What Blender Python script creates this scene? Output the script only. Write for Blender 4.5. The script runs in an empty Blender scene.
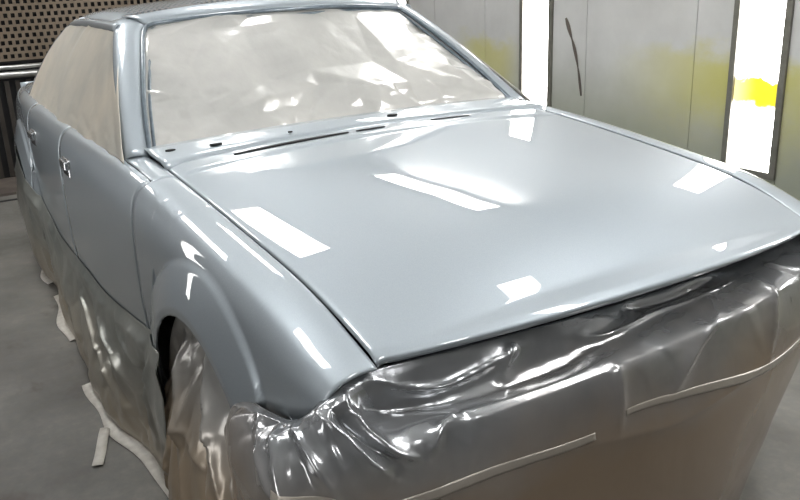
import bpy, bmesh, math, random
import numpy as np
from mathutils import Vector, Matrix
from mathutils.geometry import delaunay_2d_cdt

random.seed(7)
rng = np.random.default_rng(11)
scene = bpy.context.scene
C = scene.collection

# ------------------------------------------------------------------ camera
cam_d = bpy.data.cameras.new('camera')
cam = bpy.data.objects.new('camera', cam_d)
C.objects.link(cam)
yaw, pitch, roll, F_PX = 2.5933, 0.3284, -0.0393, 831.26
fw = Vector((math.cos(yaw)*math.cos(pitch), math.sin(yaw)*math.cos(pitch), -math.sin(pitch)))
rt = Vector((math.sin(yaw), -math.cos(yaw), 0))
up = rt.cross(fw)
r2 = math.cos(roll)*rt + math.sin(roll)*up
u2 = -math.sin(roll)*rt + math.cos(roll)*up
m3 = Matrix((r2, u2, -fw)).transposed()
cam.matrix_world = Matrix.Translation((1.2284, -1.4009, 1.4874)) @ m3.to_4x4()
cam_d.sensor_width = 36.0
cam_d.lens = 36.0*F_PX/800.0
cam_d.clip_start = 0.02
scene.camera = cam

# ------------------------------------------------------------------ world, exposure
world = bpy.data.worlds.new('world')
scene.world = world
world.use_nodes = True
world.node_tree.nodes['Background'].inputs[0].default_value = (0.6, 0.65, 0.7, 1)
world.node_tree.nodes['Background'].inputs[1].default_value = 0.05
scene.view_settings.view_transform = 'Standard'
scene.view_settings.look = 'None'
scene.view_settings.gamma = 1.0
scene.view_settings.use_curve_mapping = False
scene.view_settings.exposure = 1.3
WALL_LIGHT = 6.5      # radiance of the wall light boxes
CEIL_LIGHT = 9.0      # radiance of the ceiling light boxes

# ------------------------------------------------------------------ room numbers
YR, YL = 2.0, -2.0
XB, XF = -5.9, 3.2
ZC = 2.75

# ------------------------------------------------------------------ materials
def new_mat(name):
    m = bpy.data.materials.new(name)
    m.use_nodes = True
    return m, m.node_tree.nodes, m.node_tree.links, m.node_tree.nodes['Principled BSDF']

def noise(N, L, scale, detail=4, rough=.55, coord='Object', vec=None, mapscale=None):
    t = N.new('ShaderNodeTexNoise')
    t.inputs['Scale'].default_value = scale
    t.inputs['Detail'].default_value = detail
    t.inputs['Roughness'].default_value = rough
    if vec is None:
        tc = N.new('ShaderNodeTexCoord'); vec = tc.outputs[coord]
    if mapscale:
        mp = N.new('ShaderNodeMapping'); mp.inputs['Scale'].default_value = mapscale
        L.new(vec, mp.inputs['Vector']); vec = mp.outputs[0]
    L.new(vec, t.inputs['Vector'])
    return t.outputs['Fac']

def ramp(N, L, fac, stops):
    r = N.new('ShaderNodeValToRGB')
    el = r.color_ramp.elements
    while len(el) > 1: el.remove(el[-1])
    el[0].position = stops[0][0]; el[0].color = (*stops[0][1], 1)
    for p, c in stops[1:]:
        e = el.new(p); e.color = (*c, 1)
    L.new(fac, r.inputs[0])
    return r.outputs[0]

def math_n(N, L, op, a, b=None, clamp=False):
    n = N.new('ShaderNodeMath'); n.operation = op; n.use_clamp = clamp
    for i, v in enumerate((a, b)):
        if v is None: continue
        if isinstance(v, (int, float)): n.inputs[i].default_value = v
        else: L.new(v, n.inputs[i])
    return n.outputs[0]

def mix(N, L, fac, a, b):
    n = N.new('ShaderNodeMix'); n.data_type = 'RGBA'
    if isinstance(fac, (int, float)): n.inputs[0].default_value = fac
    else: L.new(fac, n.inputs[0])
    for i, v in ((6, a), (7, b)):
        if isinstance(v, tuple): n.inputs[i].default_value = (*v, 1)
        else: L.new(v, n.inputs[i])
    return n.outputs[2]

def maprange(N, L, v, a, b, c=0., d=1., smooth=True):
    n = N.new('ShaderNodeMapRange')
    if smooth: n.interpolation_type = 'SMOOTHSTEP'
    L.new(v, n.inputs[0])
    for i, q in enumerate((a, b, c, d)): n.inputs[i+1].default_value = q
    return n.outputs[0]

def bump(N, L, h, strength, dist, P):
    b = N.new('ShaderNodeBump'); b.inputs['Strength'].default_value = strength
    b.inputs['Distance'].default_value = dist
    L.new(h, b.inputs['Height']); L.new(b.outputs[0], P.inputs['Normal'])

def pos_xyz(N, L):
    g = N.new('ShaderNodeNewGeometry'); s = N.new('ShaderNodeSeparateXYZ')
    L.new(g.outputs['Position'], s.inputs[0])
    return s.outputs[0], s.outputs[1], s.outputs[2], g.outputs['Position']

M = {}
# metallic silver-blue car paint under clear coat
m, N, L, P = new_mat('car_paint')
fl = noise(N, L, 900, 2, .5)
L.new(ramp(N, L, fl, [(.3, (.345, .39, .425)), (.7, (.415, .46, .495))]), P.inputs['Base Color'])
P.inputs['Metallic'].default_value = .74
P.inputs['Roughness'].default_value = .54
P.inputs['Coat Weight'].default_value = 1.0
P.inputs['Coat Roughness'].default_value = .015
P.inputs['Coat IOR'].default_value = 1.65
M['paint'] = m

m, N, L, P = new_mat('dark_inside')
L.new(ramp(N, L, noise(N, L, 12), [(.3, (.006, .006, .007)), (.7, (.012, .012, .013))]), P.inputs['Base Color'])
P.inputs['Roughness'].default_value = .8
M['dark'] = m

m, N, L, P = new_mat('rubber_seal')
L.new(ramp(N, L, noise(N, L, 40), [(.3, (.10, .13, .16)), (.7, (.16, .20, .23))]), P.inputs['Base Color'])
P.inputs['Roughness'].default_value = .3; P.inputs['Metallic'].default_value = .3
P.inputs['Coat Weight'].default_value = .6
M['seal'] = m

m, N, L, P = new_mat('chrome')
L.new(ramp(N, L, noise(N, L, 60), [(.3, (.55, .58, .60)), (.7, (.7, .72, .74))]), P.inputs['Base Color'])
P.inputs['Metallic'].default_value = .9; P.inputs['Roughness'].default_value = .22
M['chrome'] = m

def film_mat(name, lo, hi, metal, rough, tan=None, z0=0, z1=1, coat=.3, wr=0.0):
    m, N, L, P = new_mat(name)
    n = noise(N, L, 3.0, 5, .6)
    col = ramp(N, L, n, [(.3, lo), (.7, hi)])
    if tan:
        x, y, z, pos = pos_xyz(N, L)
        n2 = noise(N, L, 2.2, 4, .6)
        zz = math_n(N, L, 'ADD', z, math_n(N, L, 'MULTIPLY', math_n(N, L, 'SUBTRACT', n2, .5), .35))
        f = maprange(N, L, zz, z0, z1)          # dried overspray lies on the upper film, bare brown film below
        col = mix(N, L, f, tan, col)
    L.new(col, P.inputs['Base Color'])
    P.inputs['Metallic'].default_value = metal
    if tan: L.new(math_n(N, L, 'ADD', math_n(N, L, 'MULTIPLY', f, metal-.25), .25), P.inputs['Metallic'])
    P.inputs['Roughness'].default_value = rough
    P.inputs['Coat Weight'].default_value = coat
    P.inputs['Coat Roughness'].default_value = .12
    h = noise(N, L, 26, 3, .5, mapscale=(1, 1, .6))
    bump(N, L, h, .12 + wr, .006, P)
    return m
M['film'] = film_mat('silvered_masking_film', (.27, .28, .295), (.43, .44, .45), .72, .20, (.24, .18, .125), .46, .72)
M['film_side'] = film_mat('overspray_masking_film', (.20, .22, .205), (.34, .34, .31), .5, .28, (.33, .28, .21), .02, .42)
M['film_arch'] = film_mat('creased_masking_film', (.32, .325, .32), (.46, .455, .44), .5, .32, (.33, .26, .185), .30, .66)
M['film_joint'] = film_mat('film_joint', (.32, .285, .24), (.40, .365, .32), .35, .35)
M['film_win'] = film_mat('window_masking_film', (.56, .555, .53), (.72, .705, .67), .40, .25, coat=.3, wr=.05)
M['film_glass'] = film_mat('side_window_masking_film', (.54, .53, .48), (.74, .68, .58), .2, .36, coat=.2)

m, N, L, P = new_mat('masking_tape')
L.new(ramp(N, L, noise(N, L, 25, 5), [(.3, (.50, .47, .42)), (.7, (.68, .65, .59))]), P.inputs['Base Color'])
P.inputs['Roughness'].default_value = .6
bump(N, L, noise(N, L, 60, 3), .4, .003, P)
M['tape'] = m

# concrete floor
m, N, L, P = new_mat('concrete_floor')
x, y, z, pos = pos_xyz(N, L)
a = noise(N, L, 1.3, 6, .62, vec=pos)
b = noise(N, L, 22, 5, .7, vec=pos)
base = ramp(N, L, a, [(.34, (.105, .100, .090)), (.52, (.175, .170, .158)), (.68, (.245, .235, .215))])
spk = ramp(N, L, b, [(.35, (.72, .72, .72)), (.65, (1.12, 1.11, 1.08))])
mx = N.new('ShaderNodeMix'); mx.data_type = 'RGBA'; mx.blend_type = 'MULTIPLY'; mx.inputs[0].default_value = 1
L.new(base, mx.inputs[6]); L.new(spk, mx.inputs[7])
st = noise(N, L, 2.7, 4, .6, vec=pos, mapscale=(1, 1.6, 1))
stain = maprange(N, L, st, .56, .70)
col = mix(N, L, math_n(N, L, 'MULTIPLY', stain, .6), mx.outputs[2], (.075, .060, .048))
L.new(col, P.inputs['Base Color'])
L.new(maprange(N, L, b, .3, .7, .45, .8), P.inputs['Roughness'])
bump(N, L, b, .3, .004, P)
M['floor'] = m

# right wall sheet metal with dried yellow overspray
def wall_mat(name, overspray):
    m, N, L, P = new_mat(name)
    x, y, z, pos = pos_xyz(N, L)
    n = noise(N, L, 3.0, 5, .6, vec=pos)
    g = noise(N, L, 1.1, 4, .6, vec=pos)
    col = ramp(N, L, n, [(.3, (.60, .60, .59)), (.7, (.72, .72, .71))])
    # darker grey-green towards the bottom of the wall
    zz = math_n(N, L, 'ADD', z, math_n(N, L, 'MULTIPLY', math_n(N, L, 'SUBTRACT', g, .5), .5))
    f = maprange(N, L, zz, 1.05, .50)
    col = mix(N, L, math_n(N, L, 'MULTIPLY', f, .75), col, (.30, .32, .22))
    if overspray:
        n3 = noise(N, L, 2.2, 5, .65, vec=pos, mapscale=(1, 1, 1.6))
        zb = math_n(N, L, 'ADD', z, math_n(N, L, 'MULTIPLY', math_n(N, L, 'SUBTRACT', n3, .5), .45))
        band = math_n(N, L, 'MULTIPLY', maprange(N, L, zb, .50, .90), maprange(N, L, zb, 1.08, .93))
        xs = maprange(N, L, math_n(N, L, 'ABSOLUTE', math_n(N, L, 'ADD', x, 1.2)), 1.0, .05)
        xs2 = maprange(N, L, math_n(N, L, 'ABSOLUTE', math_n(N, L, 'ADD', x, 3.15)), .38, .10)
        xs = math_n(N, L, 'MAXIMUM', xs, math_n(N, L, 'MULTIPLY', xs2, .8))
        bb = math_n(N, L, 'MULTIPLY', math_n(N, L, 'MULTIPLY', band, xs), .8)
        col = mix(N, L, bb, col, (.60, .56, .10))
    L.new(col, P.inputs['Base Color'])
    P.inputs['Metallic'].default_value = .25
    P.inputs['Roughness'].default_value = .42
    bump(N, L, n, .12, .01, P)
    return m
M['wall_r'] = wall_mat('wall_sheet_metal_overspray', True)
M['wall'] = wall_mat('wall_sheet_metal', False)
m, N, L, P = new_mat('dark_unseen_wall')  # unseen left and front walls, made dark so the car reflects less light
L.new(ramp(N, L, noise(N, L, 4), [(.3, (.10, .10, .105)), (.7, (.16, .16, .16))]), P.inputs['Base Color'])
P.inputs['Roughness'].default_value = .6
M['wall_dark'] = m

m, N, L, P = new_mat('ceiling_filter')
L.new(ramp(N, L, noise(N, L, 30, 4), [(.3, (.80, .81, .81)), (.7, (.88, .89, .89))]), P.inputs['Base Color'])
P.inputs['Roughness'].default_value = .9
M['ceiling'] = m

m, N, L, P = new_mat('grey_frame')
L.new(ramp(N, L, noise(N, L, 14, 4), [(.3, (.16, .155, .13)), (.7, (.24, .23, .20))]), P.inputs['Base Color'])
P.inputs['Roughness'].default_value = .45; P.inputs['Metallic'].default_value = .4
M['frame'] = m

def glow(name, strength, spot=None):
    m, N, L, P = new_mat(name)
    x, y, z, pos = pos_xyz(N, L)
    col = ramp(N, L, noise(N, L, 5, vec=pos), [(.2, (1, .99, .975)), (.8, (1, 1, .99))])
    if spot is not None:
        # yellow paint dust on the outside of the pane
        n = noise(N, L, 9, 4, .6, vec=pos)
        zb = math_n(N, L, 'ADD', z, math_n(N, L, 'MULTIPLY', math_n(N, L, 'SUBTRACT', n, .5), .12))
        f = math_n(N, L, 'MULTIPLY', maprange(N, L, zb, spot[1]-.10, spot[1]-.03), maprange(N, L, zb, spot[1]+.10, spot[1]+.06))
        f = math_n(N, L, 'MULTIPLY', f, maprange(N, L, x, spot[0]-.16, spot[0]-.03, .965, 1.))
        col = mix(N, L, f, col, (.060, .050, .002))
        L.new(mix(N, L, f, (.8, .8, .78), (.45, .36, .01)), P.inputs['Base Color'])
    else:
        P.inputs['Base Color'].default_value = (.8, .8, .78, 1)
    P.inputs['Roughness'].default_value = .3
    L.new(col, P.inputs['Emission Color'])
    P.inputs['Emission Strength'].default_value = strength
    return m
M['glow_wall'] = glow('light_diffuser', WALL_LIGHT)
M['glow_spot'] = glow('light_diffuser_overspray', WALL_LIGHT, (-1.13, .87))
M['glow_dim'] = glow('dimmed_light_diffuser', WALL_LIGHT*.5)  # left wall boxes, dimmed to keep the car's side darker
M['glow_ceil'] = glow('ceiling_light_diffuser', CEIL_LIGHT)

m, N, L, P = new_mat('perforated_sheet')
x, y, z, pos = pos_xyz(N, L)
n = noise(N, L, 1.4, 5, .65, vec=pos)
L.new(ramp(N, L, n, [(.3, (.15, .115, .08)), (.6, (.22, .175, .13)), (.8, (.27, .22, .15))]), P.inputs['Base Color'])
P.inputs['Roughness'].default_value = .55; P.inputs['Metallic'].default_value = .3
M['perf'] = m

m, N, L, P = new_mat('galvanised_rail')
L.new(ramp(N, L, noise(N, L, 18), [(.3, (.42, .42, .41)), (.7, (.58, .58, .56))]), P.inputs['Base Color'])
P.inputs['Metallic'].default_value = .8; P.inputs['Roughness'].default_value = .28
M['rail'] = m

m, N, L, P = new_mat('dusty_kerb')
L.new(ramp(N, L, noise(N, L, 6, 5), [(.3, (.085, .07, .06)), (.7, (.15, .125, .105))]), P.inputs['Base Color'])
P.inputs['Roughness'].default_value = .75
M['kerb'] = m

# ------------------------------------------------------------------ helpers
def link(o, parent=None):
    C.objects.link(o)
    if parent is not None: o.parent = parent
    return o

def mesh_obj(name, verts, faces, mat, parent=None, smooth=True, solid=0, offset=-1, bevel=0):
    me = bpy.data.meshes.new(name)
    me.from_pydata([tuple(map(float, v)) for v in verts], [], faces)
    me.materials.append(mat)
    if smooth: me.polygons.foreach_set('use_smooth', [True]*len(me.polygons))
    me.update()
    o = bpy.data.objects.new(name, me)
    link(o, parent)
    if solid:
        md = o.modifiers.new('thickness', 'SOLIDIFY'); md.thickness = solid; md.offset = offset
    if bevel:
        md = o.modifiers.new('bevel', 'BEVEL'); md.width = bevel; md.segments = 2
    return o

def tag(o, label=None, cat=None, group=None, kind=None):
    if label: o['label'] = label
    if cat: o['category'] = cat
    if group: o['group'] = group
    if kind: o['kind'] = kind
    return o

def empty(name, loc=(0, 0, 0)):
    o = bpy.data.objects.new(name, None); o.location = loc; o.empty_display_size = .1
    return link(o)

def grid_faces(nu, nv, flip=False):
    f = []
    for i in range(nu-1):
        for j in range(nv-1):
            a, b, c, d = i*nv+j, (i+1)*nv+j, (i+1)*nv+j+1, i*nv+j+1
            f.append((a, d, c, b) if flip else (a, b, c, d))
    return f

def grid_obj(name, A, mat, parent=None, flip=False, **k):
    nu, nv, _ = A.shape
    return mesh_obj(name, A.reshape(-1, 3), grid_faces(nu, nv, flip), mat, parent, **k)

def box_vf(x0, x1, y0, y1, z0, z1):
    v = [(x, y, z) for x in (x0, x1) for y in (y0, y1) for z in (z0, z1)]
    f = [(0, 1, 3, 2), (4, 6, 7, 5), (0, 4, 5, 1), (2, 3, 7, 6), (0, 2, 6, 4), (1, 5, 7, 3)]
    return v, f

def box(name, b, mat, parent=None, bevel=0):
    v, f = box_vf(*b)
    return mesh_obj(name, v, f, mat, parent, smooth=False, bevel=bevel)

def boxes(name, bs, mat, parent=None):
    V, Fc = [], []
    for b in bs:
        v, f = box_vf(*b); n = len(V)
        V += v; Fc += [tuple(i+n for i in q) for q in f]
    return mesh_obj(name, V, Fc, mat, parent, smooth=False)

def pchip(xs, ys):
    xs = np.asarray(xs, float); ys = np.asarray(ys, float)
    o = np.argsort(xs); xs = xs[o]; ys = ys[o]
    h = np.diff(xs); d = np.diff(ys)/h
    m_ = np.zeros_like(ys)
    for i in range(1, len(xs)-1):
        if d[i-1]*d[i] > 0:
            w1 = 2*h[i]+h[i-1]; w2 = h[i]+2*h[i-1]
            m_[i] = (w1+w2)/(w1/d[i-1]+w2/d[i])
    m_[0] = d[0]; m_[-1] = d[-1]
    def f(x):
        x = np.clip(np.asarray(x, float), xs[0], xs[-1])
        i = np.clip(np.searchsorted(xs, x)-1, 0, len(xs)-2)
        t = (x-xs[i])/h[i]
        return ((1+2*t)*(1-t)**2*ys[i] + t*(1-t)**2*h[i]*m_[i] + t*t*(3-2*t)*ys[i+1] + t*t*(t-1)*h[i]*m_[i+1])
    return f

def soft(f, a, b, sig):
    """gaussian-smoothed copy of a 1-D curve"""
    h = .004
    x = np.arange(a-4*sig, b+4*sig, h)
    y = f(x)
    # straight continuation past both ends
    y = np.where(x < a, f(a)+(x-a)*(f(a+.05)-f(a))/.05, y)
    y = np.where(x > b, f(b)+(x-b)*(f(b)-f(b-.02))/.02, y)
    k = np.exp(-.5*(np.arange(-3*sig, 3*sig+h, h)/sig)**2); k /= k.sum()
    y = np.convolve(y, k, 'same')
    return lambda q: np.interp(q, x, y)

def catmull(P, t):
    """smooth curve through rows of P (n,k), parameter t in 0..1 (uniform in rows)"""
    P = np.asarray(P, float); n = len(P)
    t = np.clip(np.asarray(t, float), 0, 1)*(n-1)
    i = np.clip(t.astype(int), 0, n-2); f = (t-i)[..., None]
    Q = np.vstack([2*P[0]-P[1], P, 2*P[-1]-P[-2]])
    p0, p1, p2, p3 = Q[i], Q[i+1], Q[i+2], Q[i+3]
    return .5*((2*p1)+(p2-p0)*f+(2*p0-5*p1+4*p2-p3)*f*f+(3*p1-p0-3*p2+p3)*f**3)

def crumple(U, V, n, seed, k=0, g=0):
    """random heights on a random triangulation: flat facets meeting in sharp creases. U,V in metres"""
    r = np.random.default_rng(seed)
    u0, u1, v0, v1 = U.min(), U.max(), V.min(), V.max()
    sp = math.sqrt((u1-u0)*(v1-v0)/n)
    pu, pv = [], []
    for a in np.arange(u0-1.5*sp, u1+1.5*sp, sp):
        for b in np.arange(v0-1.5*sp, v1+1.5*sp, sp):
            pu.append(a+r.uniform(-.48, .48)*sp); pv.append(b+r.uniform(-.48, .48)*sp)
    h = r.normal(0, 1, len(pu))
    vs_, _, tris, ov, _, _ = delaunay_2d_cdt([Vector((a, b)) for a, b in zip(pu, pv)], [], [], 0, 1e-7)
    hv = [h[o[0]] if len(o) else 0. for o in ov]
    uf, vf = U.ravel(), V.ravel()
    out = np.zeros(uf.shape)
    # bucket the points so each triangle only looks at its neighbourhood
    bi = ((uf-u0)/sp).astype(int); bj = ((vf-v0)/sp).astype(int)
    order = np.lexsort((bj, bi)); key = bi[order]
    for t in tris:
        p = [vs_[q] for q in t]
        xs = [q.x for q in p]; ys = [q.y for q in p]
        lo = np.searchsorted(key, int(math.floor((min(xs)-u0)/sp)), 'left'); hi = np.searchsorted(key, int(math.floor((max(xs)-u0)/sp)), 'right')
        if hi <= lo: continue
        idx = order[lo:hi]
        uu_, vv_ = uf[idx], vf[idx]
        den = (ys[1]-ys[2])*(xs[0]-xs[2])+(xs[2]-xs[1])*(ys[0]-ys[2])
        if abs(den) < 1e-12: continue
        w0 = ((ys[1]-ys[2])*(uu_-xs[2])+(xs[2]-xs[1])*(vv_-ys[2]))/den
        w1 = ((ys[2]-ys[0])*(uu_-xs[2])+(xs[0]-xs[2])*(vv_-ys[2]))/den
        w2 = 1-w0-w1
        m_ = (w0 >= -1e-9) & (w1 >= -1e-9) & (w2 >= -1e-9)
        out[idx[m_]] = w0[m_]*hv[t[0]]+w1[m_]*hv[t[1]]+w2[m_]*hv[t[2]]
    return out.reshape(U.shape)

def creases(U, V, lines):
    """sharp folds along polylines in sheet coordinates: (points, height, width)"""
    H = np.zeros(U.shape)
    for pts, h, w in lines:
        if len(pts) > 2:
            pts = catmull(np.array(pts), np.linspace(0, 1, 6*len(pts)))
        pts = np.asarray(pts, float); n = len(pts)
        seg = np.linalg.norm(np.diff(pts, axis=0), axis=1); L_ = np.concatenate([[0], np.cumsum(seg)]); T = L_[-1]
        D = np.full(U.shape, 1e9); S = np.zeros(U.shape)
        for i in range(n-1):
            a, b = pts[i], pts[i+1]; e = b-a; l2 = (e*e).sum()+1e-12
            t = np.clip(((U-a[0])*e[0]+(V-a[1])*e[1])/l2, 0, 1)
            d = np.hypot(U-a[0]-t*e[0], V-a[1]-t*e[1])
            m_ = d < D; D = np.where(m_, d, D); S = np.where(m_, (L_[i]+t*seg[i])/T, S)
        H += h*np.exp(-D/w)*np.clip(np.sin(math.pi*np.clip(S, .04, .96))*1.6, 0, 1)
    return H

def normals(A):
    du = np.gradient(A, axis=0); dv = np.gradient(A, axis=1)
    n = np.cross(du, dv)
    return n/(np.linalg.norm(n, axis=2, keepdims=True)+1e-9)

def smoothstep(a, b, x):
    t = np.clip((x-a)/(b-a), 0, 1); return t*t*(3-2*t)

# ------------------------------------------------------------------ setting
box('floor', (XB-.2, XF, YL-.1, YR+.1, -.1, 0), M['floor'])['kind'] = 'structure'
fl = bpy.data.objects['floor']
# slab joint in front of the exhaust wall, dusty kerb strip behind it
fs = box('exhaust_plinth', (XB, XB+.55, YL, YR, 0, .018), M['kerb'], fl)
box('joint', (-5.21, -5.17, YL, YR, 0, .003), M['dark'], fl)

ce = box('ceiling', (XB-.2, XF, YL-.1, YR+.1, ZC+.02, ZC+.1), M['ceiling']); ce['kind'] = 'structure'
for i in range(8):
    for j in range(4):
        x0 = XB+.05+i*1.13; y0 = YL+j*1.0
        box('filter_panel', (x0+.015, x0+1.115, y0+.015, y0+.985, ZC, ZC+.02), M['ceiling'], ce)

# right wall: sheet metal cladding, light boxes let into it
LIGHT_X = [-4.22, -2.68, -1.165, .37]
LW, LZ0, LZ1 = .115, .525, 1.62

def side_wall(name, y, s, mat, lights):
    w = box(name, (XB-.2, XF, min(y, y+s*.1)+s*.012, max(y, y+s*.1)+s*.012, 0, ZC+.1), M['dark']); w['kind'] = 'structure'
    seams = {-2.68: [-2.26, -1.52], -4.22: [-3.75, -3.18], -1.165: [-.73, -.05], .37: [.8, 1.45, 2.35]}
    edges = [XB]
    for lx in LIGHT_X:
        edges += [lx-LW-.03, lx+LW+.03] + seams[lx]
    edges = sorted(edges) + [XF]
    for a, b in zip(edges[:-1], edges[1:]):
        islight = any(abs((a+b)/2-lx) < .02 for lx in lights)
        if islight:
            for z0, z1 in ((0, LZ0-.03), (LZ1+.03, ZC+.02)):
                box('wall_panel', (a+.002, b-.002, min(y, y+s*.012), max(y, y+s*.012), z0, z1), mat, w)
        else:
            box('wall_panel', (a+.002, b-.002, min(y, y+s*.012), max(y, y+s*.012), 0, ZC+.02), mat, w)
    return w

wr = side_wall('wall_right', YR, 1, M['wall_r'], LIGHT_X)
wl = side_wall('wall_left', YL, -1, M['wall_dark'], [-2.68, .37])
wf = box('wall_front', (XF, XF+.1, YL-.1, YR+.1, 0, ZC+.1), M['wall_dark']); wf['kind'] = 'structure'

def wall_light(x, y, s, glowmat, label, group):
    t = empty('wall_light', (x, y, LZ0))
    f = .03
    yi, yo = y-s*.012, y+s*.02
    a, b = min(yi, yo), max(yi, yo)
    def bb(x0, x1, z0, z1): return (x0-x+x, x1, a, b, z0, z1)
    fr = boxes('frame', [bb(x-LW-f, x-LW, LZ0-f, LZ1+f), bb(x+LW, x+LW+f, LZ0-f, LZ1+f),
                         bb(x-LW, x+LW, LZ0-f, LZ0), bb(x-LW, x+LW, LZ1, LZ1+f)], M['frame'])
    d = box('diffuser', (x-LW, x+LW, min(y+s*.002, y+s*.012), max(y+s*.002, y+s*.012), LZ0, LZ1), glowmat)
    for o in (fr, d):
        o.data.transform(Matrix.Translation((-x, -y, -LZ0))); o.parent = t
    tag(t, label, 'light', group)
    return t
lab = {-4.22: 'tall lit wall light box on the right wall behind the car roof',
       -2.68: 'tall bright wall light box right of the windscreen, beside the pillar',
       -1.165: 'tall bright wall light box with yellow overspray stain at far right',
       .37: 'tall wall light box on the right wall past the front bumper'}
for lx in LIGHT_X:
    wall_light(lx, YR, 1, M['glow_spot'] if lx == -1.165 else M['glow_wall'], lab[lx], 'light boxes in the right wall')
for lx, w_ in ((-2.68, 'rear'), (.37, 'front')):
    wall_light(lx, YL, -1, M['glow_dim'], w_+' one of the two tall light boxes in the left wall', 'light boxes in the left wall')

# dark scrape on the right wall, a curled strip of old tape
def ribbon(name, pts, w, nrm, mat, parent=None, thick=.003):
    pts = np.asarray(pts, float); n = len(pts)
    tg = np.gradient(pts, axis=0); tg /= np.linalg.norm(tg, axis=1, keepdims=True)
    sd = np.cross(tg, np.asarray(nrm, float)); sd /= np.linalg.norm(sd, axis=1, keepdims=True)
    w = np.broadcast_to(np.asarray(w, float), (n,))[:, None]
    A = np.stack([pts-sd*w/2, pts, pts+sd*w/2], 1)
    return grid_obj(name, A, mat, parent, solid=thick, offset=0)

sc = np.array([(-2.426, YR-.003, 1.176), (-2.385, YR-.004, 1.09), (-2.345, YR-.004, 1.0), (-2.31, YR-.004, .88), (-2.285, YR-.003, .75)])
sc = catmull(sc, np.linspace(0, 1, 24))
ribbon('scuff_mark', sc, .008+.018*np.abs(np.sin(np.linspace(.2, 9, 24)))*np.linspace(1.2, .4, 24), (0, -1, 0), M['kerb'], wr, thick=.002)['label'] = 'dark curved scuff mark'

# rear wall: perforated exhaust sheet in front of a dark plenum
wb = box('wall_back', (XB-.2, XB-.08, YL-.1, YR+.1, 0, ZC+.1), M['dark']); wb['kind'] = 'structure'
V, Fc = [], []
cy, cz = .052, .050
def quad(y0, y1, z0, z1, x=XB, dep=.012):
    v, f = box_vf(x-dep, x, y0, y1, z0, z1); n = len(V)
    V.extend(v); Fc.extend([tuple(i+n for i in q) for q in f])
ny = int(4.0/cy)+1; nz = int((ZC-.92)/cz)
for j in range(nz):
    z0 = .92+j*cz
    quad(YL, YR, z0-.009, z0+.009)
    off = (j % 2)*cy/2
    for i in range(ny):
        y0 = YL+i*cy+off
        quad(y0-.0115, y0+.0115, z0+.009, z0+cz-.009, dep=.011)
pf = mesh_obj('perforated_sheet', V, Fc, M['perf'], wb, smooth=False); pf['kind'] = 'stuff'
V, Fc = [], []
for i in range(50):
    y0 = YL+i*.08
    quad(y0, y0+.035, .02, .76, x=XB-.015)
m, N, L, P = new_mat('dark_grille')  # very dark brown bars below the rail
L.new(ramp(N, L, noise(N, L, 6), [(.3, (.022, .018, .014)), (.7, (.045, .037, .03))]), P.inputs['Base Color'])
M['grille'] = m
ls = mesh_obj('exhaust_grille', V, Fc, M['grille'], wb, smooth=False); ls['kind'] = 'stuff'
rl = empty('guard_rail', (XB+.03, 0, .80))
def rod(name, a, b, r, mat, parent=None, seg=12, loc=None):
    a = Vector(a); b = Vector(b); d = (b-a); ln = d.length; q = d.to_track_quat('Z', 'Y').to_matrix()
    V = []; Fc = []
    for k in range(seg):
        an = 2*math.pi*k/seg; p = q @ Vector((r*math.cos(an), r*math.sin(an), 0))
        V += [a+p, a+p+d]
    for k in range(seg):
        k2 = (k+1) % seg; Fc.append((2*k, 2*k2, 2*k2+1, 2*k+1))
    Fc.append(tuple(2*k for k in range(seg))[::-1]); Fc.append(tuple(2*k+1 for k in range(seg)))
    return mesh_obj(name, V, Fc, mat, parent)
rod('upper_tube', (.01, YL+.01, .068), (.01, YR-.01, .068), .017, M['rail'], rl)
rod('lower_tube', (.01, YL+.01, .012), (.01, YR-.01, .012), .026, M['rail'], rl)
for yy in (-1.6, -.2, 1.2):
    rod('bracket', (-.03, yy, .04), (.012, yy, .04), .02, M['rail'], rl)
tag(rl, 'double galvanised metal rail across the perforated back wall', 'rail')

# ------------------------------------------------------------------ ceiling light boxes
def ceil_light(x, y, lx, ly, label, tilt=0, z=None):
    t = empty('ceiling_light', (x, y, (z or ZC)-.0))
    t.rotation_euler = (tilt, 0, 0)
    f = .03
    fr = boxes('frame', [(-lx-f, -lx, -ly-f, ly+f, -.05, 0), (lx, lx+f, -ly-f, ly+f, -.05, 0),
                         (-lx, lx, -ly-f, -ly, -.05, 0), (-lx, lx, ly, ly+f, -.05, 0)], M['frame'], t)
    box('diffuser', (-lx, lx, -ly, ly, -.035, -.02), M['glow_ceil'], t)
    tag(t, label, 'light', 'light boxes under the ceiling')
CEIL = [(-3.05, .25, .58, .12), (-3.35, 1.82, .80, .12), (.25, .97, 1.0, .14),
        (-3.2, -1.0, .45, .18), (-.65, -1.05, .30, .24), (-4.9, -1.2, .52, .13), (1.75, -.2, .52, .13)]  # last one is added out of view to brighten the nose film
CL = ['above the rear doors, near the centre line', 'close to the right wall, above the rear doors', 'above the front edge of the hood',
      'above the left rear door', 'above the left front wheel', 'nearest the perforated back wall', 'added behind the camera to brighten the nose film']
for (a, b, c, d), l in zip(CEIL, CL):
    ceil_light(a, b, c, d, 'ceiling light box '+l)

# ------------------------------------------------------------------ car body
car = empty('car', (-2.0, 0, 0))
tag(car, 'silver blue saloon car, freshly painted, masked with film in spray booth', 'car')
def cpart(name, A, mat=None, flip=False, solid=.006, parent=None, **k):
    o = grid_obj(name, A - np.array([-2.0, 0, 0]) if parent is None else A - np.array([-2.0, 0, 0]), mat or M['paint'], parent or car, flip=flip, solid=solid, **k)
    return o

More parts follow.
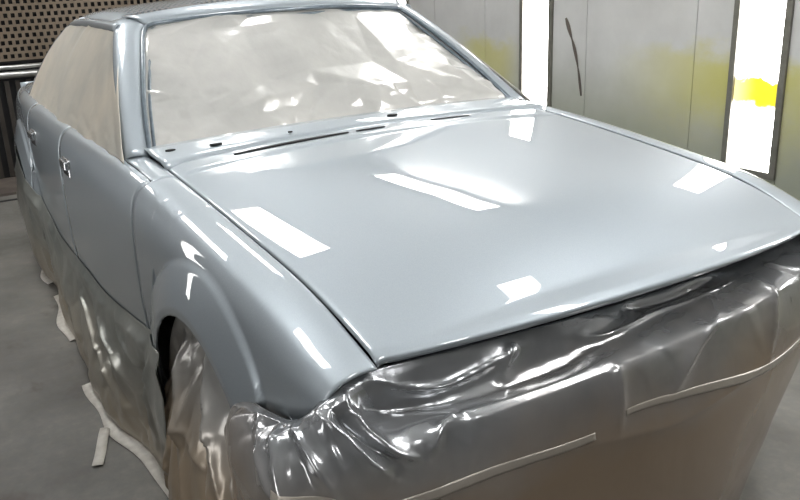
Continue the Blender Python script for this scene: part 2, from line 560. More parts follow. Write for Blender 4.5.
zg = pchip([-4.1, -3.3, -2.0, -1.25, -1.15, -.855, -.716, -.42, -.31, -.18, -.08, -.03, .0],
           [.94, .965, .965, .958, .951, .926, .911, .877, .861, .832, .800, .780, .765])
zg = soft(zg, -4.1, 0, .07)
yg = pchip([-4.1, -1.25, -.7, -.3, -.03, 0], [.735, .730, .724, .714, .700, .697])
yg = soft(yg, -4.1, 0, .08)
WB = pchip([-4.05, -3.9, -3.7, -3.3, -2.8, -2.0, -1.1, -.6, -.3, -.15, -.05, .0],
           [.70, .745, .79, .835, .862, .872, .870, .868, .862, .855, .845, .836])
WB = soft(WB, -4.05, 0, .05)
ybelt = soft(pchip([-4.05, -3.3, -2.0, -1.2, -1.0], [.68, .765, .798, .800, .800]), -4.05, -1.0, .05)

AX, AZ, AR = -.570, .365, .352
RX = -3.25

SMK = np.exp(-.5*(np.arange(-30, 31)/11.)**2); SMK /= SMK.sum()
def side_sec(X, top_y, z_top, z_bot, nv, s, flare=AX, y0=None, y1=None):
    """one section of the body side: from the shoulder edge out and down. returns (nv,3)"""
    W = float(WB(X)); zt = z_top
    top_y = min(top_y, W-.13)
    pts = [(top_y, zt), (top_y+.022, zt+.0035), (top_y+.052, zt-.001), (top_y+.5*(W-top_y)+.030, zt-.014), (W-.014, zt-.056),
           (W-.003, zt-.14), (W, .66), (W-.003, .55), (W-.012, .42), (W-.045, .26), (W-.09, .18)]
    pts = np.array(pts)
    L_ = np.concatenate([[0], np.cumsum(np.linalg.norm(np.diff(pts, axis=0), axis=1))])
    tt = np.linspace(0, L_[-1], 400)
    yy, zz = pchip(L_, pts[:, 0])(tt), pchip(L_, pts[:, 1])(tt)
    kk = SMK
    n_ = len(kk)//2
    def sm(v):
        e = np.concatenate([2*v[0]-v[n_:0:-1], v, 2*v[-1]-v[-2:-n_-2:-1]])
        return np.convolve(e, kk, 'valid')
    yy, zz = sm(yy), sm(zz)
    fy = lambda q: np.interp(q, tt, yy)
    fz = lambda q: np.interp(q, tt, zz)
    yy0, zz0 = yy, zz
    # cut at z_bot
    k = np.argmax(zz < z_bot) if (zz < z_bot).any() else 399
    te = tt[k]
    q = np.linspace(0, 1, nv)
    ts = 0.
    if y0 is not None: ts = tt[np.argmax(yy0 > y0)]
    if y1 is not None: te = tt[np.argmax(yy0 > y1)]
    te_ = ts+(te-ts)*q
    yy, zz = np.interp(te_, tt, yy0), np.interp(te_, tt, zz0)
    if flare is not None:
        for c in (AX, RX):
            r = np.sqrt((X-c)**2+(zz-AZ)**2)
            b = .026*np.clip((.476-r)/.105, 0, 1)+.011*smoothstep(.484, .466, r)
            yy = yy+b*smoothstep(.30, .40, zz)
    return np.stack([np.full(nv, X), s*yy, zz], 1)

def arch(X, c):
    d = abs(X-c)
    return AZ+math.sqrt(max(AR*AR-d*d, 0)) if d < AR else -1

def side_panel(name, X0, X1, s, n, arch_c=None, nv=64, belt=False):
    g = .003
    xs = np.linspace(X0-g, X1+g, n)
    if arch_c is not None:
        th = np.linspace(0, math.pi, 60)
        extra = arch_c+AR*np.cos(th)*.9995
        xs = np.unique(np.concatenate([xs, extra, [arch_c-AR-.001, arch_c+AR+.001]]))[::-1]
        xs = xs[(xs <= X0-g+1e-9) & (xs >= X1+g-1e-9)]
    rows = []
    for X in xs:
        zt = float(zg(X)); ty = float(yg(X))+.0035
        zb = .20
        if arch_c is not None: zb = max(zb, arch(X, arch_c))
        rows.append(side_sec(X, ty, zt, zb, nv, s, y0=float(ybelt(X)) if belt else None))
    return cpart(name, np.array(rows), flip=(s > 0))

def fender_tip(s):
    """front fender: rows run along X, front edge swept back towards the bottom (lamp and bumper cut-out)"""
    return None

DOORS = {}
for s in (-1, 1):
    # front fender, its nose swept back with falling height
    g = .003
    xs = np.concatenate([np.linspace(-.002, -.22, 26), np.linspace(-.235, -1.087, 60)])
    th = np.linspace(0, math.pi, 70)
    xs = np.unique(np.concatenate([xs, AX+AR*np.cos(th)*.9995, [AX-AR-.001, AX+AR+.001]]))[::-1]
    rows = []
    for X in xs:
        ty = float(yg(X))+.0035
        zb = max(.20, arch(X, AX))
        if X > -.26:
            zb = max(zb, .40)
        R_ = side_sec(X, ty, float(zg(X)), zb, 70, s)
        rows.append(R_)
    A = np.array(rows)
    # lamp cut-out: pull front rows back along the swept edge
    xf = pchip([.30, .45, .60, .66, .69, .72, .745, .77, .80], [-.30, -.25, -.16, -.085, -.055, -.03, -.018, -.020, -.028])
    lim = xf(A[..., 2])
    A[..., 0] = np.where(A[..., 0] > -.30, -.30+(A[..., 0]+.30)*(lim+.30)/(.298), A[..., 0])
    cpart('front_fender', A, flip=(s > 0))
    side_panel('front_door', -1.087, -2.10, s, 40, belt=True)
    side_panel('rear_door', -2.10, -2.88, s, 30, belt=True)
    side_panel('rear_quarter_panel', -2.88, -4.03, s, 44, arch_c=RX, belt=True)
    # belt shelf between shoulder and window, from scuttle to the tail
    # door handles
    for hx in (-1.965, -2.70):
        w = float(side_sec(hx, .7335, float(zg(hx)), .835, 6, 1)[-1, 1])
        hz = .835
        pl = box('door_handle', (hx-.058+2, hx+.058+2, min(s*(w-.010), s*(w+.006)), max(s*(w-.010), s*(w+.006)), hz-.034, hz+.034), M['chrome'], car, bevel=.006)
        box('recess', (hx-.046+2, hx+.046+2, min(s*(w+.004), s*(w+.0068)), max(s*(w+.004), s*(w+.0068)), hz-.026, hz+.006), M['dark'], pl)
        box('pull_flap', (hx-.050+2, hx+.050+2, min(s*(w+.005), s*(w+.017)), max(s*(w+.005), s*(w+.017)), hz-.004, hz+.028), M['chrome'], pl, bevel=.004)

# hood
HX_R = lambda y: -1.163-.025*(1-(y/.73)**2)
HX_F = lambda y: -.028+.092*(1-np.abs(y/.70)**2.2)
def hood_z(X, y):
    yy = np.clip(np.abs(y)/yg(np.clip(X, -4, 0)), 0, 1.05)
    crown = (.040-.016*smoothstep(-.5, -1.2, X))*(1-yy**2.2)
    zz = zg(np.clip(X, -1.3, -.03))
    # beyond the corner the middle keeps falling gently
    zz = zz-np.clip(X+.03, 0, 1)*.10
    return zz+crown
def hood_pt(u, v):
    """u 0 front..1 rear, v -1..1"""
    y0 = v*.72
    xf_, xr_ = HX_F(np.clip(y0, -.70, .70)), HX_R(y0)
    X = xf_+(xr_-xf_)*u
    y = v*(yg(np.clip(X, -1.3, 0))-.0025)
    z = hood_z(X, y)
    # pressed step in front of the scuttle
    z = z+.007*smoothstep(.105, .075, X-xr_)*smoothstep(1, .93, np.abs(v))
    return np.stack([X, y, z], -1)
uu = np.concatenate([np.linspace(0, .06, 8), np.linspace(.07, .86, 60), np.linspace(.865, 1, 24)])
vv = np.concatenate([np.linspace(-1, -.95, 6), np.linspace(-.94, .94, 80), np.linspace(.95, 1, 6)])
Ug, Vg = np.meshgrid(uu, vv, indexing='ij')
A = hood_pt(Ug, Vg)
# rolled front lip and rolled side edges
A[..., 2] -= .007*(1-smoothstep(0, .02, Ug))
A[..., 2] -= .004*smoothstep(.985, 1.0, np.abs(Vg))
hood = cpart('hood', A, flip=True, solid=.014)

def hood_strip(name, y0, y1, back, w, mat, n=14, h=.002):
    ys = np.linspace(y0, y1, n)
    P_ = np.stack([HX_R(ys)+back, ys, np.zeros(n)], 1)
    rows = []
    for k in range(n):
        t = math.sin(math.pi*min(max((k+.5)/n, 0), 1))**.35
        row = []
        for q in (-.5, 0, .5):
            X = P_[k, 0]+q*w*t
            row.append((X, ys[k], float(hood_z(X, ys[k]))+.007*float(smoothstep(.105, .075, X-P_[k, 0]+back))+h))
        rows.append(row)
    o = grid_obj(name, np.array(rows)-np.array([-2., 0, 0]), mat, car, solid=.002, offset=0)
    o.parent = hood
    return o
hood_strip('vent_slot', -.53, -.13, .040, .020, M['dark'])
hood_strip('vent_slot', -.10, .01, .040, .012, M['dark'])
hood_strip('vent_slot', .20, .36, .034, .008, M['dark'])

# scuttle (cowl) between hood and windscreen
ys = np.linspace(-.735, .735, 60)
rows = []
for y in ys:
    xr = float(HX_R(np.clip(y, -.728, .728)))-.005
    base = float(hood_z(-1.2, y))
    wx = -1.340+.056*(1-(y/.735)**2)
    rows.append([(xr+.0, y, base-.015), (xr-.003, y, base+.003), (xr-.03, y, base+.010), (xr+(wx-xr)*.7, y, base+.014), (wx, y, base+.020), (wx-.03, y, base+.022)])
cowl = cpart('scuttle_panel', np.array(rows), flip=True)
def disc(name, x, y, rx, ry, mat, parent, dz=.0):
    n = 18; base = float(hood_z(-1.2, y))+.0155+dz
    v = [(x+2+rx*math.cos(2*math.pi*k/n), y+ry*math.sin(2*math.pi*k/n), base+.002) for k in range(n)]
    o = mesh_obj(name, v, [tuple(range(n))], mat, parent, solid=.004)
    return o
for x, y, r_ in ((-1.29, -.675, .016), (-1.245, -.545, .020), (-1.225, -.30, .008), (-1.245, .10, .020)):
    disc('spindle_hole', x, y, r_*.65, r_, M['dark'], cowl, dz=.006)

# corner shelf from fender rear end to pillar foot
for s in (-1, 1):
    rows = []
    for X in np.linspace(-1.087, -1.44, 20):
        rows.append(side_sec(X, float(yg(X))+.0035, float(zg(X)), .5, 14, s, y1=float(ybelt(X))-.003))
    cpart('fender_shelf', np.array(rows), flip=(s > 0))

# windscreen pillars, header, roof
def PW(t, s):     # windscreen side edge
    P_ = np.array([(-1.345, .735, .958), (-1.53, .685, 1.09), (-1.70, .625, 1.205), (-1.83, .578, 1.285), (-1.885, .545, 1.322)])
    q = catmull(P_, t); q[..., 1] *= s; return q
def PS(t, s):     # side window front edge
    P_ = np.array([(-1.365, .795, .950), (-1.58, .745, 1.085), (-1.77, .692, 1.205), (-1.91, .645, 1.285), (-1.98, .617, 1.322)])
    q = catmull(P_, t); q[..., 1] *= s; return q
tt = np.linspace(0, 1, 30)
for s in (-1, 1):
    a, b = PW(tt, s), PS(tt, s)
    # the pillar runs on into the roof corner and fades out under the roof skin
    a = np.vstack([a, [(-1.93, s*.545, 1.340), (-1.985, s*.545, 1.344), (-2.06, s*.545, 1.344)]])
    b = np.vstack([b, [(-2.02, s*.612, 1.328), (-2.07, s*.609, 1.326), (-2.14, s*.606, 1.322)]])
    rows = []
    for k in range(33):
        d = b[k]-a[k]
        out = np.array([.35, s*.5, .6])*min(1, (33-k)/5.)
        prof = [(0, -.012), (.02, .0), (.2, .010), (.5, .015), (.75, .013), (.93, .006), (1, -.002)]
        rows.append([a[k]+d*f+out*h for f, h in prof]+[b[k]+np.array([-.03, -s*.008, -.003]), b[k]+np.array([-.09, -s*.014, -.003])])
    cpart('windscreen_pillar', np.array(rows), flip=(s < 0))

yy = np.linspace(-.545, .545, 50)
def WTOP(y):      # windscreen top edge
    q = 1-(y/.545)**2
    return np.stack([-1.885+.075*q, y, 1.322+.033*q], -1)
roof_y = lambda X: np.interp(X, [-3.1, -2.8, -2.0], [.575, .60, .612])
rows = []
wt = WTOP(yy)
for k, y in enumerate(yy):
    a = wt[k]
    e = np.array([-1.985, y*1.085, 1.345+.045*(1-(y/.56)**2)])
    rows.append([a+np.array([0, 0, -.014]), a+np.array([-.002, 0, .002]), a+.25*(e-a)+np.array([0, 0, .011]), a+.6*(e-a)+np.array([0, 0, .010]), e])
cpart('roof_header', np.array(rows), flip=True)
xs = np.linspace(-1.985, -3.0, 30); vs = np.linspace(-1, 1, 61)
A = np.zeros((30, 61, 3))
for i, X in enumerate(xs):
    t = (X+1.985)/(-1.015)
    zc = 1.345+.045+.010*math.sin(t*math.pi)-.05*t**3
    ye = float(roof_y(X))
    A[i, :, 0] = X
    A[i, :, 1] = vs*ye
    A[i, :, 2] = zc-.045*np.abs(vs)**2.2-.030*np.clip((np.abs(vs)-.9)/.1, 0, 1)**2
cpart('roof', A, flip=True, solid=.01)

# side window surface: y as function of z, same on both sides
def glass_y(X, z):
    t = (z-.958)/(1.322-.958)
    yb = float(ybelt(X)); yt = float(roof_y(X))
    return yb+(yt-yb)*t+.012*math.sin(max(0, min(1, t))*math.pi)
ZT = lambda X: float(np.interp(X, [-3.25, -3.12, -3.0, -2.85, -2.70, -2.4, -1.95], [.96, 1.12, 1.215, 1.285, 1.31, 1.322, 1.318]))
def rear_edge(z): return float(np.interp(z, [.95, 1.05, 1.15, 1.22, 1.28, 1.31, 1.33], [-3.20, -3.16, -3.09, -3.0, -2.86, -2.74, -2.6]))
def front_edge(z):
    zz = PS(tt, 1)
    return float(np.interp(z, zz[:, 2], zz[:, 0]))

for s in (-1, 1):
    # gutter rail above the side windows
    pts = [(X, s*(float(roof_y(X))+.006), ZT(X)-.004) for X in np.linspace(-1.93, -2.9, 24)]
    ribbon_pts = np.array(pts)
    A = np.stack([ribbon_pts+np.array([0, 0, .014]), ribbon_pts+np.array([0, s*.010, .006]), ribbon_pts+np.array([0, s*.011, -.006]), ribbon_pts+np.array([0, s*.004, -.014])], 1)
    cpart('roof_gutter', A, flip=(s < 0))
    # rear pillar
    rows = []
    for z in np.linspace(.955, 1.325, 20):
        xe = rear_edge(z)
        y0 = glass_y(max(xe, -3.2), z)
        xb = xe-.02-.33*(1.36-z)
        rows.append([(xe+.03, s*(y0-.012), z), (xe, s*y0, z), (xe-.012, s*(y0+.006), z), (.5*(xe+xb), s*(y0-.002), z+.004), (xb, s*(y0-.05), z+.006)])
    cpart('rear_pillar', np.array(rows), flip=(s > 0))
# rear window, boot lid, tail
A = np.zeros((12, 20, 3))
for i, t in enumerate(np.linspace(0, 1, 12)):
    for j, v in enumerate(np.linspace(-1, 1, 20)):
        A[i, j] = (-2.98-.40*t-.03*(1-v*v), v*(.50+.20*t), 1.318-.36*t+.012*(1-v*v))
cpart('rear_window', A, mat=M['film_glass'], flip=True)
A = np.zeros((16, 24, 3))
for i, t in enumerate(np.linspace(0, 1, 16)):
    X = -3.36-.64*t
    for j, v in enumerate(np.linspace(-1, 1, 24)):
        A[i, j] = (X-.03*(1-v*v), v*float(ybelt(max(X, -4.05))), .955-.02*t*t+.03*(1-v*v))
cpart('boot_lid', A, flip=True)
A = np.zeros((14, 24, 3))
for i, z in enumerate(np.linspace(.955, .20, 14)):
    for j, v in enumerate(np.linspace(-1, 1, 24)):
        A[i, j] = (-4.02-.05*(1-v*v)-.03*math.sin((.955-z)/.755*math.pi), v*.70, z-(.015 if i == 0 else 0))
cpart('tail_panel', A, flip=True)
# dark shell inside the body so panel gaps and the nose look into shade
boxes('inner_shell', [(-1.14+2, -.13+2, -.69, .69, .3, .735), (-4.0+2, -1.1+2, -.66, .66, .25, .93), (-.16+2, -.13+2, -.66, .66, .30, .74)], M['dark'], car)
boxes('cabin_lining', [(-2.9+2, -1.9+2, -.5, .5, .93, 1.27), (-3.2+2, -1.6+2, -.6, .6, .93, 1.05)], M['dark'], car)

# windscreen seal
def tube_along(name, pts, r, mat, parent, seg=8):
    pts = np.asarray(pts, float); n = len(pts)
    tg = np.gradient(pts, axis=0); tg /= np.linalg.norm(tg, axis=1, keepdims=True)
    A = np.zeros((n, seg+1, 3))
    ref = np.array([0.3, 0.1, 1.])
    for i in range(n):
        a = np.cross(tg[i], ref); a /= np.linalg.norm(a); b = np.cross(a, tg[i])
        for k in range(seg+1):
            an = 2*math.pi*k/seg
            A[i, k] = pts[i]+r*(a*math.cos(an)+b*math.sin(an))
    return grid_obj(name, A, mat, parent)
pr_, pl_ = PW(np.linspace(0, .97, 30), -1), PW(np.linspace(.97, 0, 30), 1)
topc = WTOP(np.linspace(-.52, .52, 40))
loop = np.vstack([pr_, topc, pl_])
loop_off = loop+np.array([2.0, 0, 0])
# pull slightly inwards of the frame
cen = np.array([.35, 0, 1.15])
d = cen-loop_off; d /= np.linalg.norm(d, axis=1, keepdims=True)
tube_along('windscreen_seal', loop_off+d*.012+np.array([.004, 0, .004]), .008, M['seal'], car)
tube_along('windscreen_seal', loop_off+d*.034+np.array([.000, 0, .000]), .006, M['seal'], car)

# ------------------------------------------------------------------ masking film on the windows
def wscreen(u, v):
    """u 0 bottom..1 top, v -1..1 across"""
    e = PW(u, 1)
    y = v*e[..., 1]*.985
    bow = 1-v*v
    X = e[..., 0]+.075*bow*(.75+.25*u)
    z = e[..., 2]+(.018+.014*u)*bow
    return np.stack([X, y, z], -1)
nu, nv = 110, 220
Ug, Vg = np.meshgrid(np.linspace(.012, .985, nu), np.linspace(-1, 1, nv), indexing='ij')
A = wscreen(Ug, Vg)
nr = normals(A); nr *= np.sign(nr[..., 2:3])
um, vm = Ug*.66, Vg*.66
edge = smoothstep(0, .06, Ug)*smoothstep(1, .95, Ug)*smoothstep(1, .96, np.abs(Vg))
big = crumple(um, vm, 26, 3, k=.5, g=.6)*.010
fine = crumple(um*1.6, vm, 420, 5, k=1.2, g=1.2)*.008
low = np.exp(-(Ug/.20)**2)+.8*np.exp(-((1-Vg)/.22)**2)*(1-Ug)+.35*np.exp(-((1+Vg)/.12)**2)+.5*np.exp(-((1-Ug)/.08)**2)*(Vg > .2)
A = A+nr*((big+fine*np.clip(low, .05, 1))*edge)[..., None]+nr*-.004
ws = empty('windscreen_film', (-1.345, 0, .97))
ob = grid_obj('film_sheet', A-np.array([-1.345, 0, .97]), M['film_win'], ws, flip=True, solid=.0012, offset=0)
tag(ws, 'wrinkled silvery plastic masking film taped over the windscreen', 'film')

def side_film(s):
    nu, nv = 90, 60
    A = np.zeros((nu, nv, 3))
    for j, v in enumerate(np.linspace(0, 1, nv)):
        for i, u in enumerate(np.linspace(0, 1, nu)):
            z = .952+(1.312-.952)*v
            xr, xf = rear_edge(z)+.006, front_edge(max(z, .951))+.045
            X = xr+(xf-xr)*u
            zz = min(z, ZT(X)-.004)
            A[i, j] = (X, s*(glass_y(max(X, -3.2), zz)+.006), zz)
    Uu, Vv = np.meshgrid(np.linspace(0, 1.7, nu), np.linspace(0, .4, nv), indexing='ij')
    c = crumple(Uu, Vv*.4, 22, 21, k=.5, g=.5)*.004
    lowf = np.abs(crumple(Uu, Vv, 160, 23))*.004*np.exp(-(Vv/.07)**2)
    fr = crumple(Uu, Vv*.3, 60, 29, k=1., g=.9)*.004*np.exp(-((1.7-Uu)/.10)**2)
    A[..., 1] += s*(c+lowf+fr+.002)
    t = empty('side_window_film', (-2.3, s*.8, .95))
    grid_obj('film_sheet', A-np.array([-2.3, s*.8, .95]), M['film_glass'], t, flip=(s < 0), solid=.0012, offset=0)
    return t
tag(side_film(-1), 'smooth beige masking film over the side windows, left of the windscreen', 'film')
tag(side_film(1), 'masking film over the side windows facing the right wall', 'film')

# ------------------------------------------------------------------ film along the flank, down to the floor
def arr(P_): return np.asarray(P_, float)
NOSE_FOLDS = [
 ([(.74, .20), (.856, .135), (1.01, .137), (1.22, .143), (1.38, .126), (1.63, .10), (2.06, .085)], .006, .035),
 ([(.596, .046), (.68, .13), (.776, .235)], .024, .020),
 ([(.714, .046), (.782, .16), (.869, .222)], .022, .018),
 ([(.869, .222), (.943, .16), (1.02, .14)], .016, .016),
 ([(.453, .006), (.55, .13), (.64, .30)], .020, .022),
 ([(.36, .02), (.44, .16), (.50, .34)], .016, .022),
 ([(.24, .02), (.34, .12), (.46, .20), (.60, .25)], .018, .02),
 ([(1.34, .15), (1.335, .25), (1.325, .34)], .010, .014),
 ([(.64, .04), (.73, .13), (.81, .215)], -.022, .018),
 ([(.76, .055), (1.0, .095), (1.22, .10), (1.38, .085)], -.018, .026),
 ([(.86, .014), (1.018, .060), (1.098, .055), (1.22, .025)], .016, .014),
 ([(1.20, .01), (1.17, .06), (1.15, .10)], .014, .012),
 ([(1.30, .03), (1.42, .07), (1.55, .055), (1.70, .075), (1.84, .05)], .016, .016),
 ([(1.46, .02), (1.60, .035), (1.78, .02)], -.018, .02),
 ([(1.70, .075), (1.62, .16), (1.52, .25), (1.42, .33)], .010, .016),
 ([(1.84, .05), (1.82, .18), (1.78, .34)], .013, .018),
 ([(1.95, .03), (1.94, .10), (2.0, .22)], .014, .016),
 ([(1.10, .30), (1.5, .36), (1.85, .33)], .006, .02),
 ([(.50, .22), (.75, .30), (1.0, .30)], .008, .02),
]
ARCH_FOLDS = [
 ([(.33, .02), (.45, .25), (.58, .55), (.62, .72)], .026, .022),
 ([(.45, .03), (.58, .2), (.70, .45), (.76, .70)], -.028, .022),
 ([(.56, .04), (.70, .2), (.84, .42), (.90, .70)], .030, .022),
 ([(.67, .06), (.80, .2), (.93, .40)], -.022, .02),
 ([(.76, .03), (.90, .16), (.99, .30)], .026, .02),
 ([(.14, .05), (.22, .3), (.30, .6)], .020, .03),
 ([(.24, .05), (.34, .3), (.44, .6)], -.020, .03),
 ([(.40, .30), (.60, .34), (.80, .42)], .012, .014),
]
FLANK_FOLDS = [
 ([(.10, .02), (.20, .2), (.22, .40)], .022, .025), ([(.20, .02), (.33, .2), (.36, .45)], -.018, .025),
 ([(.95, .05), (.70, .2), (.42, .30)], .020, .022), ([(1.25, .05), (.95, .24), (.60, .40)], .020, .022),
 ([(1.1, .05), (.8, .24), (.5, .38)], -.016, .02), ([(1.55, .05), (1.3, .25), (1.0, .42)], .018, .022),
 ([(1.9, .06), (1.65, .3), (1.4, .45)], .020, .022), ([(1.75, .06), (1.5, .3), (1.2, .45)], -.016, .022),
 ([(.62, .04), (.52, .12), (.30, .17)], .016, .016), ([(2.2, .06), (2.0, .3), (1.8, .45)], .02, .025),
 ([(.45, .40), (.25, .44), (.05, .42)], .014, .016),
]
def flank_base():
    nu, nv = 260, 90
    us = np.linspace(0, 1, nu)
    X = -.84-3.18*us
    ztop = pchip([-4.1, -3.6, -3.25, -2.95, -2.75, -2.63, -2.4, -2.0, -1.7, -1.3, -1.05, -.88],
                 [.40, .52, .66, .60, .53, .50, .445, .445, .435, .475, .51, .53])(X)
    ytop = np.array([side_sec(x, .7335, .955, z, 5, 1)[-1, 1] for x, z in zip(X, ztop)])+.004
    ybot = pchip([-4.1, -3.3, -2.35, -1.93, -1.16, -.75], [.74, .82, .885, .925, .890, .85])(X)+.012*np.sin(X*7)+.006*np.sin(X*17+1)
    A = np.zeros((nu, nv, 3))
    vs = np.linspace(0, 1, nv)
    for j, v in enumerate(vs):
        # stuck to the panel, then falling to the floor and a little outwards
        z = ztop*(1-v)**1.05
        y = ytop+(ybot-ytop)*v**1.3+.010*np.sin(v*math.pi)
        A[:, j, 0] = X+.02*np.sin(v*3+X*4)*v+.14*v*np.exp(-us/.03)
        A[:, j, 1] = -y
        A[:, j, 2] = z+.004
    Um, Vm = np.meshgrid(us*3.1, vs*.55, indexing='ij')
    return A, Um, Vm, X

def side_drape():
    A, Um, Vm, X = flank_base()
    # long folds slanting down and back, plus small crumples
    S = Um*.75+Vm*1.1
    T = Vm*.45-Um*.25
    c = crumple(S*1.0, T, 110, 41, k=.9, g=1.0)*.013+crumple(Um, Vm, 420, 43, k=1.2, g=1.1)*.0055
    env = smoothstep(0, .10, Vm/.55)*smoothstep(1.0, .90, Vm/.55)
    c = c*.8+creases(Um, Vm, FLANK_FOLDS)
    A[..., 1] -= (c*env+.006*env)
    A[..., 2] += crumple(Um, Vm, 300, 47)*.003*env
    A[..., 2] = np.maximum(A[..., 2], .003)
    t = empty('flank_film', (-2.4, -.92, 0))
    o = grid_obj('film_sheet', A-np.array([-2.4, -.92, 0]), M['film_side'], t, flip=True, solid=.0012, offset=0)
    tag(t, 'crumpled tan masking film along the doors down to the floor', 'film')
    return t, X, A
flank, FX, FA = side_drape()

def edge_tape(x0, x1, w, off=.0, seed=0, parent=flank, name='tape_strip'):
    i = [k for k in range(len(FX)) if x1 <= FX[k] <= x0]
    r = np.random.default_rng(seed)
    rows = []
    for k in i:
        p = FA[k, -1]
        jit = .006*math.sin(p[0]*11+seed)
        a = np.array([p[0], p[1]+w*.45+off+jit, .014])
        b = np.array([p[0], p[1]-w*.05+off+jit, .011])
        c = np.array([p[0], p[1]-w*.55+off+jit, .005])
        rows.append([a, b, c])
    A = np.array(rows)-np.array([-2.4, -.92, 0])
    o = grid_obj(name, A, M['tape'], parent, solid=.0015, offset=0)
    o['label'] = 'cream paper tape along the film edge'
    return o
edge_tape(-.93, -1.90, .075, seed=1)
edge_tape(-2.33, -2.95, .06, seed=2)
edge_tape(-3.15, -3.5, .05, seed=3)

# loose tape scrap lying on the floor
def strip_on_floor(name, p, q, w, label, mat='tape', z=.006):
    p, q = np.array(p), np.array(q)
    pts = np.array([np.append(p+(q-p)*t, z+.003*math.sin(t*7)) for t in np.linspace(0, 1, 12)])
    t = ribbon(name, pts, w, (0, 0, 1), M[mat], thick=.002)
    return tag(t, label, 'tape')

# ------------------------------------------------------------------ film over the front wheel arch
def arch_base():
    nu, nv = 150, 110
    A = np.zeros((nu, nv, 3))
    us = np.linspace(0, 1, nu); vs = np.linspace(0, 1, nv)
    th = math.radians(185)+(math.radians(22)-math.radians(185))*us
    top = np.stack([AX+(AR+.004)*np.cos(th), np.full(nu, -.868), AZ+(AR+.004)*np.sin(th)], 1)
    top[:, 2] = np.maximum(top[:, 2], .33)
    bx = np.interp(us, [0, .25, .5, .75, 1], [-.98, -.80, -.60, -.36, -.18])
    by = np.interp(us, [0, .25, .5, .75, 1], [-.905, -.945, -.985, -1.01, -1.00])
    for j, v in enumerate(vs):
        A[:, j, 0] = top[:, 0]+(bx-top[:, 0])*v**1.1
        A[:, j, 2] = top[:, 2]*(1-v)+.004
        out = -.025*smoothstep(0, .06, v)+0
        inset = .035*math.exp(-((v-.10)/.10)**2)
        A[:, j, 1] = top[:, 1]+(by-top[:, 1])*v**.9+inset*np.sin(us*math.pi)
    Um, Vm = np.meshgrid(us*1.0, vs*.75, indexing='ij')
    return A, Um, Vm

def arch_film():
    A, Um, Vm = arch_base()
    c = crumple(Um*1.0+.25*Vm, Vm*.28, 48, 61, k=.8, g=1.0)*.012+crumple(Um+.2*Vm, Vm*.5, 240, 63, k=1.2, g=1.1)*.007
    env = smoothstep(0, .08, Vm/.75)*smoothstep(1.02, .9, Vm/.75)
    c = c*.7+creases(Um, Vm, ARCH_FOLDS)
    A[..., 1] -= c*env
    A[..., 0] += .3*c*env
    t = empty('wheel_arch_film', (-.6, -.93, 0))
    grid_obj('film_sheet', A-np.array([-.6, -.93, 0]), M['film_arch'], t, flip=False, solid=.0012, offset=0)
    tag(t, 'creased silver film hanging from the wheel arch to the floor', 'film')
arch_film()

# ------------------------------------------------------------------ film over the nose and bumper
def nose_base():
    # columns of control points around the nose: each column has rows top..floor (x, y, z)
    cols = [
     # right side behind the corner, near the arch
     [(-.30, -.872, .640), (-.30, -.885, .615), (-.28, -.905, .56), (-.24, -.935, .42), (-.20, -.965, .22), (-.16, -1.00, .0)],
     [(-.18, -.868, .655), (-.18, -.885, .63), (-.15, -.920, .57), (-.11, -.950, .42), (-.08, -.965, .22), (-.05, -.985, .0)],
     [(-.070, -.852, .680), (-.045, -.872, .655), (.00, -.900, .59), (.03, -.905, .45), (.05, -.90, .22), (.06, -.91, .0)],
     [(-.030, -.80, .735), (.005, -.812, .695), (.055, -.815, .63), (.085, -.80, .47), (.10, -.79, .22), (.11, -.79, .0)],
     [(-.045, -.71, .750), (-.015, -.70, .675), (.080, -.68, .645), (.115, -.66, .48), (.125, -.66, .22), (.13, -.66, .0)],
     [(-.022, -.52, .753), (.015, -.52, .682), (.105, -.50, .662), (.140, -.49, .50), (.145, -.49, .22), (.15, -.50, .0)],
     [(.000, -.26, .752), (.038, -.26, .690), (.122, -.25, .675), (.155, -.25, .51), (.16, -.26, .22), (.16, -.27, .0)],
     [(-.030, .00, .732), (.030, .00, .690), (.122, .00, .682), (.150, .00, .51), (.15, .00, .22), (.14, -.01, .0)],
     [(-.040, .26, .725), (.010, .26, .690), (.100, .27, .685), (.125, .28, .51), (.11, .26, .22), (.09, .24, .0)],
     [(-.070, .50, .715), (-.030, .51, .690), (.045, .53, .685), (.065, .54, .51), (.03, .51, .22), (-.01, .47, .0)],
     [(-.100, .66, .720), (-.070, .69, .690), (-.010, .74, .690), (-.03, .77, .50), (-.10, .72, .22), (-.13, .65, .0)],
     [(-.16, .82, .70), (-.14, .87, .67), (-.13, .91, .65), (-.16, .90, .48), (-.24, .82, .22), (-.26, .76, .0)],
     [(-.40, .87, .62), (-.40, .90, .60), (-.40, .92, .55), (-.42, .90, .42), (-.45, .87, .22), (-.45, .85, .0)],
    ]
    cols = arr(cols)                      # (13, 6, 3)
    nu, nv = 420, 150
    us = np.linspace(0, 1, nu)
    rows = np.stack([catmull(cols[:, k], us) for k in range(6)], 1)     # (nu, 6, 3)
    tv = np.array([0, .09, .20, .42, .72, 1.0])
    vs = np.linspace(0, 1, nv)
    A = np.zeros((nu, nv, 3))
    for c in range(3):
        for i in range(nu):
            A[i, :, c] = pchip(tv, rows[i, :, c])(vs)
    Um, Vm = np.meshgrid(us*2.6, vs*.85, indexing='ij')
    return A, Um, Vm, nu, nv

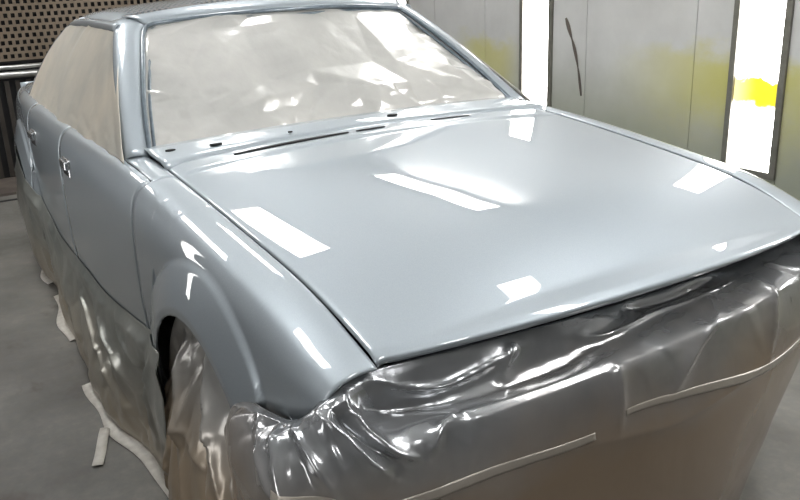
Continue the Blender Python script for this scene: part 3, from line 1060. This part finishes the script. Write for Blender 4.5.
def nose_film():
    A, Um, Vm, nu, nv = nose_base()
    nr = normals(A)
    nr *= np.sign((nr[..., 0]*1.0+nr[..., 1]*np.sign(A[..., 1])*.3)[..., None]+1e-9)
    y = A[..., 1]
    V01 = Vm/.85
    # long pulls radiating from the corner, tension ridges across the front
    big = crumple(Um*.55+Vm*.35, Vm*.9, 60, 71, k=.7, g=.8)*.010
    pull = crumple(Um*.45, Vm*1.2-Um*.22, 44, 73, k=.7, g=.9)*.010
    fine = crumple(Um, Vm, 700, 75, k=1.2, g=1.1)*.005
    corner = np.exp(-((Um-.55)/.30)**2)
    env = smoothstep(0, .03, V01)*smoothstep(1.01, .95, V01)
    upper = np.exp(-((V01-.18)/.16)**2)
    d = big*(.35+.9*upper+.5*corner)+pull*(.25+.9*upper+.8*corner)+fine*(.10+.9*np.exp(-((Um-.50)/.18)**2)*np.exp(-((V01-.12)/.14)**2)+.22*upper)
    loc = (Um < 1.05) & (Vm < .34) & (Um > .12)
    tiny = np.zeros(Um.shape)
    tiny[loc] = crumple(Um[loc]*1.3, Vm[loc], 420, 79, k=1.2, g=1.2)
    d = d+tiny*.0045*np.exp(-((Um-.46)/.16)**2)*np.exp(-((Vm-.07)/.09)**2)
    d = d*.75+creases(Um, Vm, NOSE_FOLDS)
    A = A+nr*(d*env)[..., None]
    # horizontal seam where two widths of film are joined
    A[..., 2] = np.maximum(A[..., 2], .003)
    t = empty('nose_film', (0, 0, 0))
    grid_obj('film_sheet', A, M['film'], t, flip=False, solid=.0012, offset=0)
    tag(t, 'large brown silver masking film draped over nose and bumper to floor', 'film')
    # joint: narrow taped lap across the front
    vj = pchip([.40, .577, .74, .95, 1.154, 1.433, 1.88, 2.3], [.17, .215, .285, .300, .308, .316, .362, .38])
    for ua, ub, dv in ((.42, 1.27, .0), (1.34, 2.28, -.022)):
        rowz = []
        for i in range(nu):
            if not ua <= Um[i, 0] <= ub: continue
            kk = (float(vj(Um[i, 0]))+dv*math.exp(-((Um[i, 0]-1.34)/.2)**2)+.003*math.sin(i*.07))/.85*(nv-1)
            hw = (.0085+.002*math.sin(i*.05))/.85*(nv-1)
            row = []
            for q in np.linspace(kk-hw, kk+hw, 5):
                k = int(q); f = q-k
                row.append((A[i, k]+nr[i, k]*.0022)*(1-f)+(A[i, k+1]+nr[i, k+1]*.0022)*f)
            rowz.append(row)
        o = grid_obj('lap_joint', np.array(rowz), M['film_joint'], t, solid=.0012, offset=0)
        o['label'] = 'pale overlapping seam across the film'
nose_film()

strip_on_floor('tape_scrap', (-1.50, -.965), (-1.27, -1.045), .035, 'short cream tape scrap on the concrete beside the film edge')
strip_on_floor('tape_scrap', (-.215, .80), (-.165, .745), .03, 'tiny pale scrap on the floor right of the nose film')
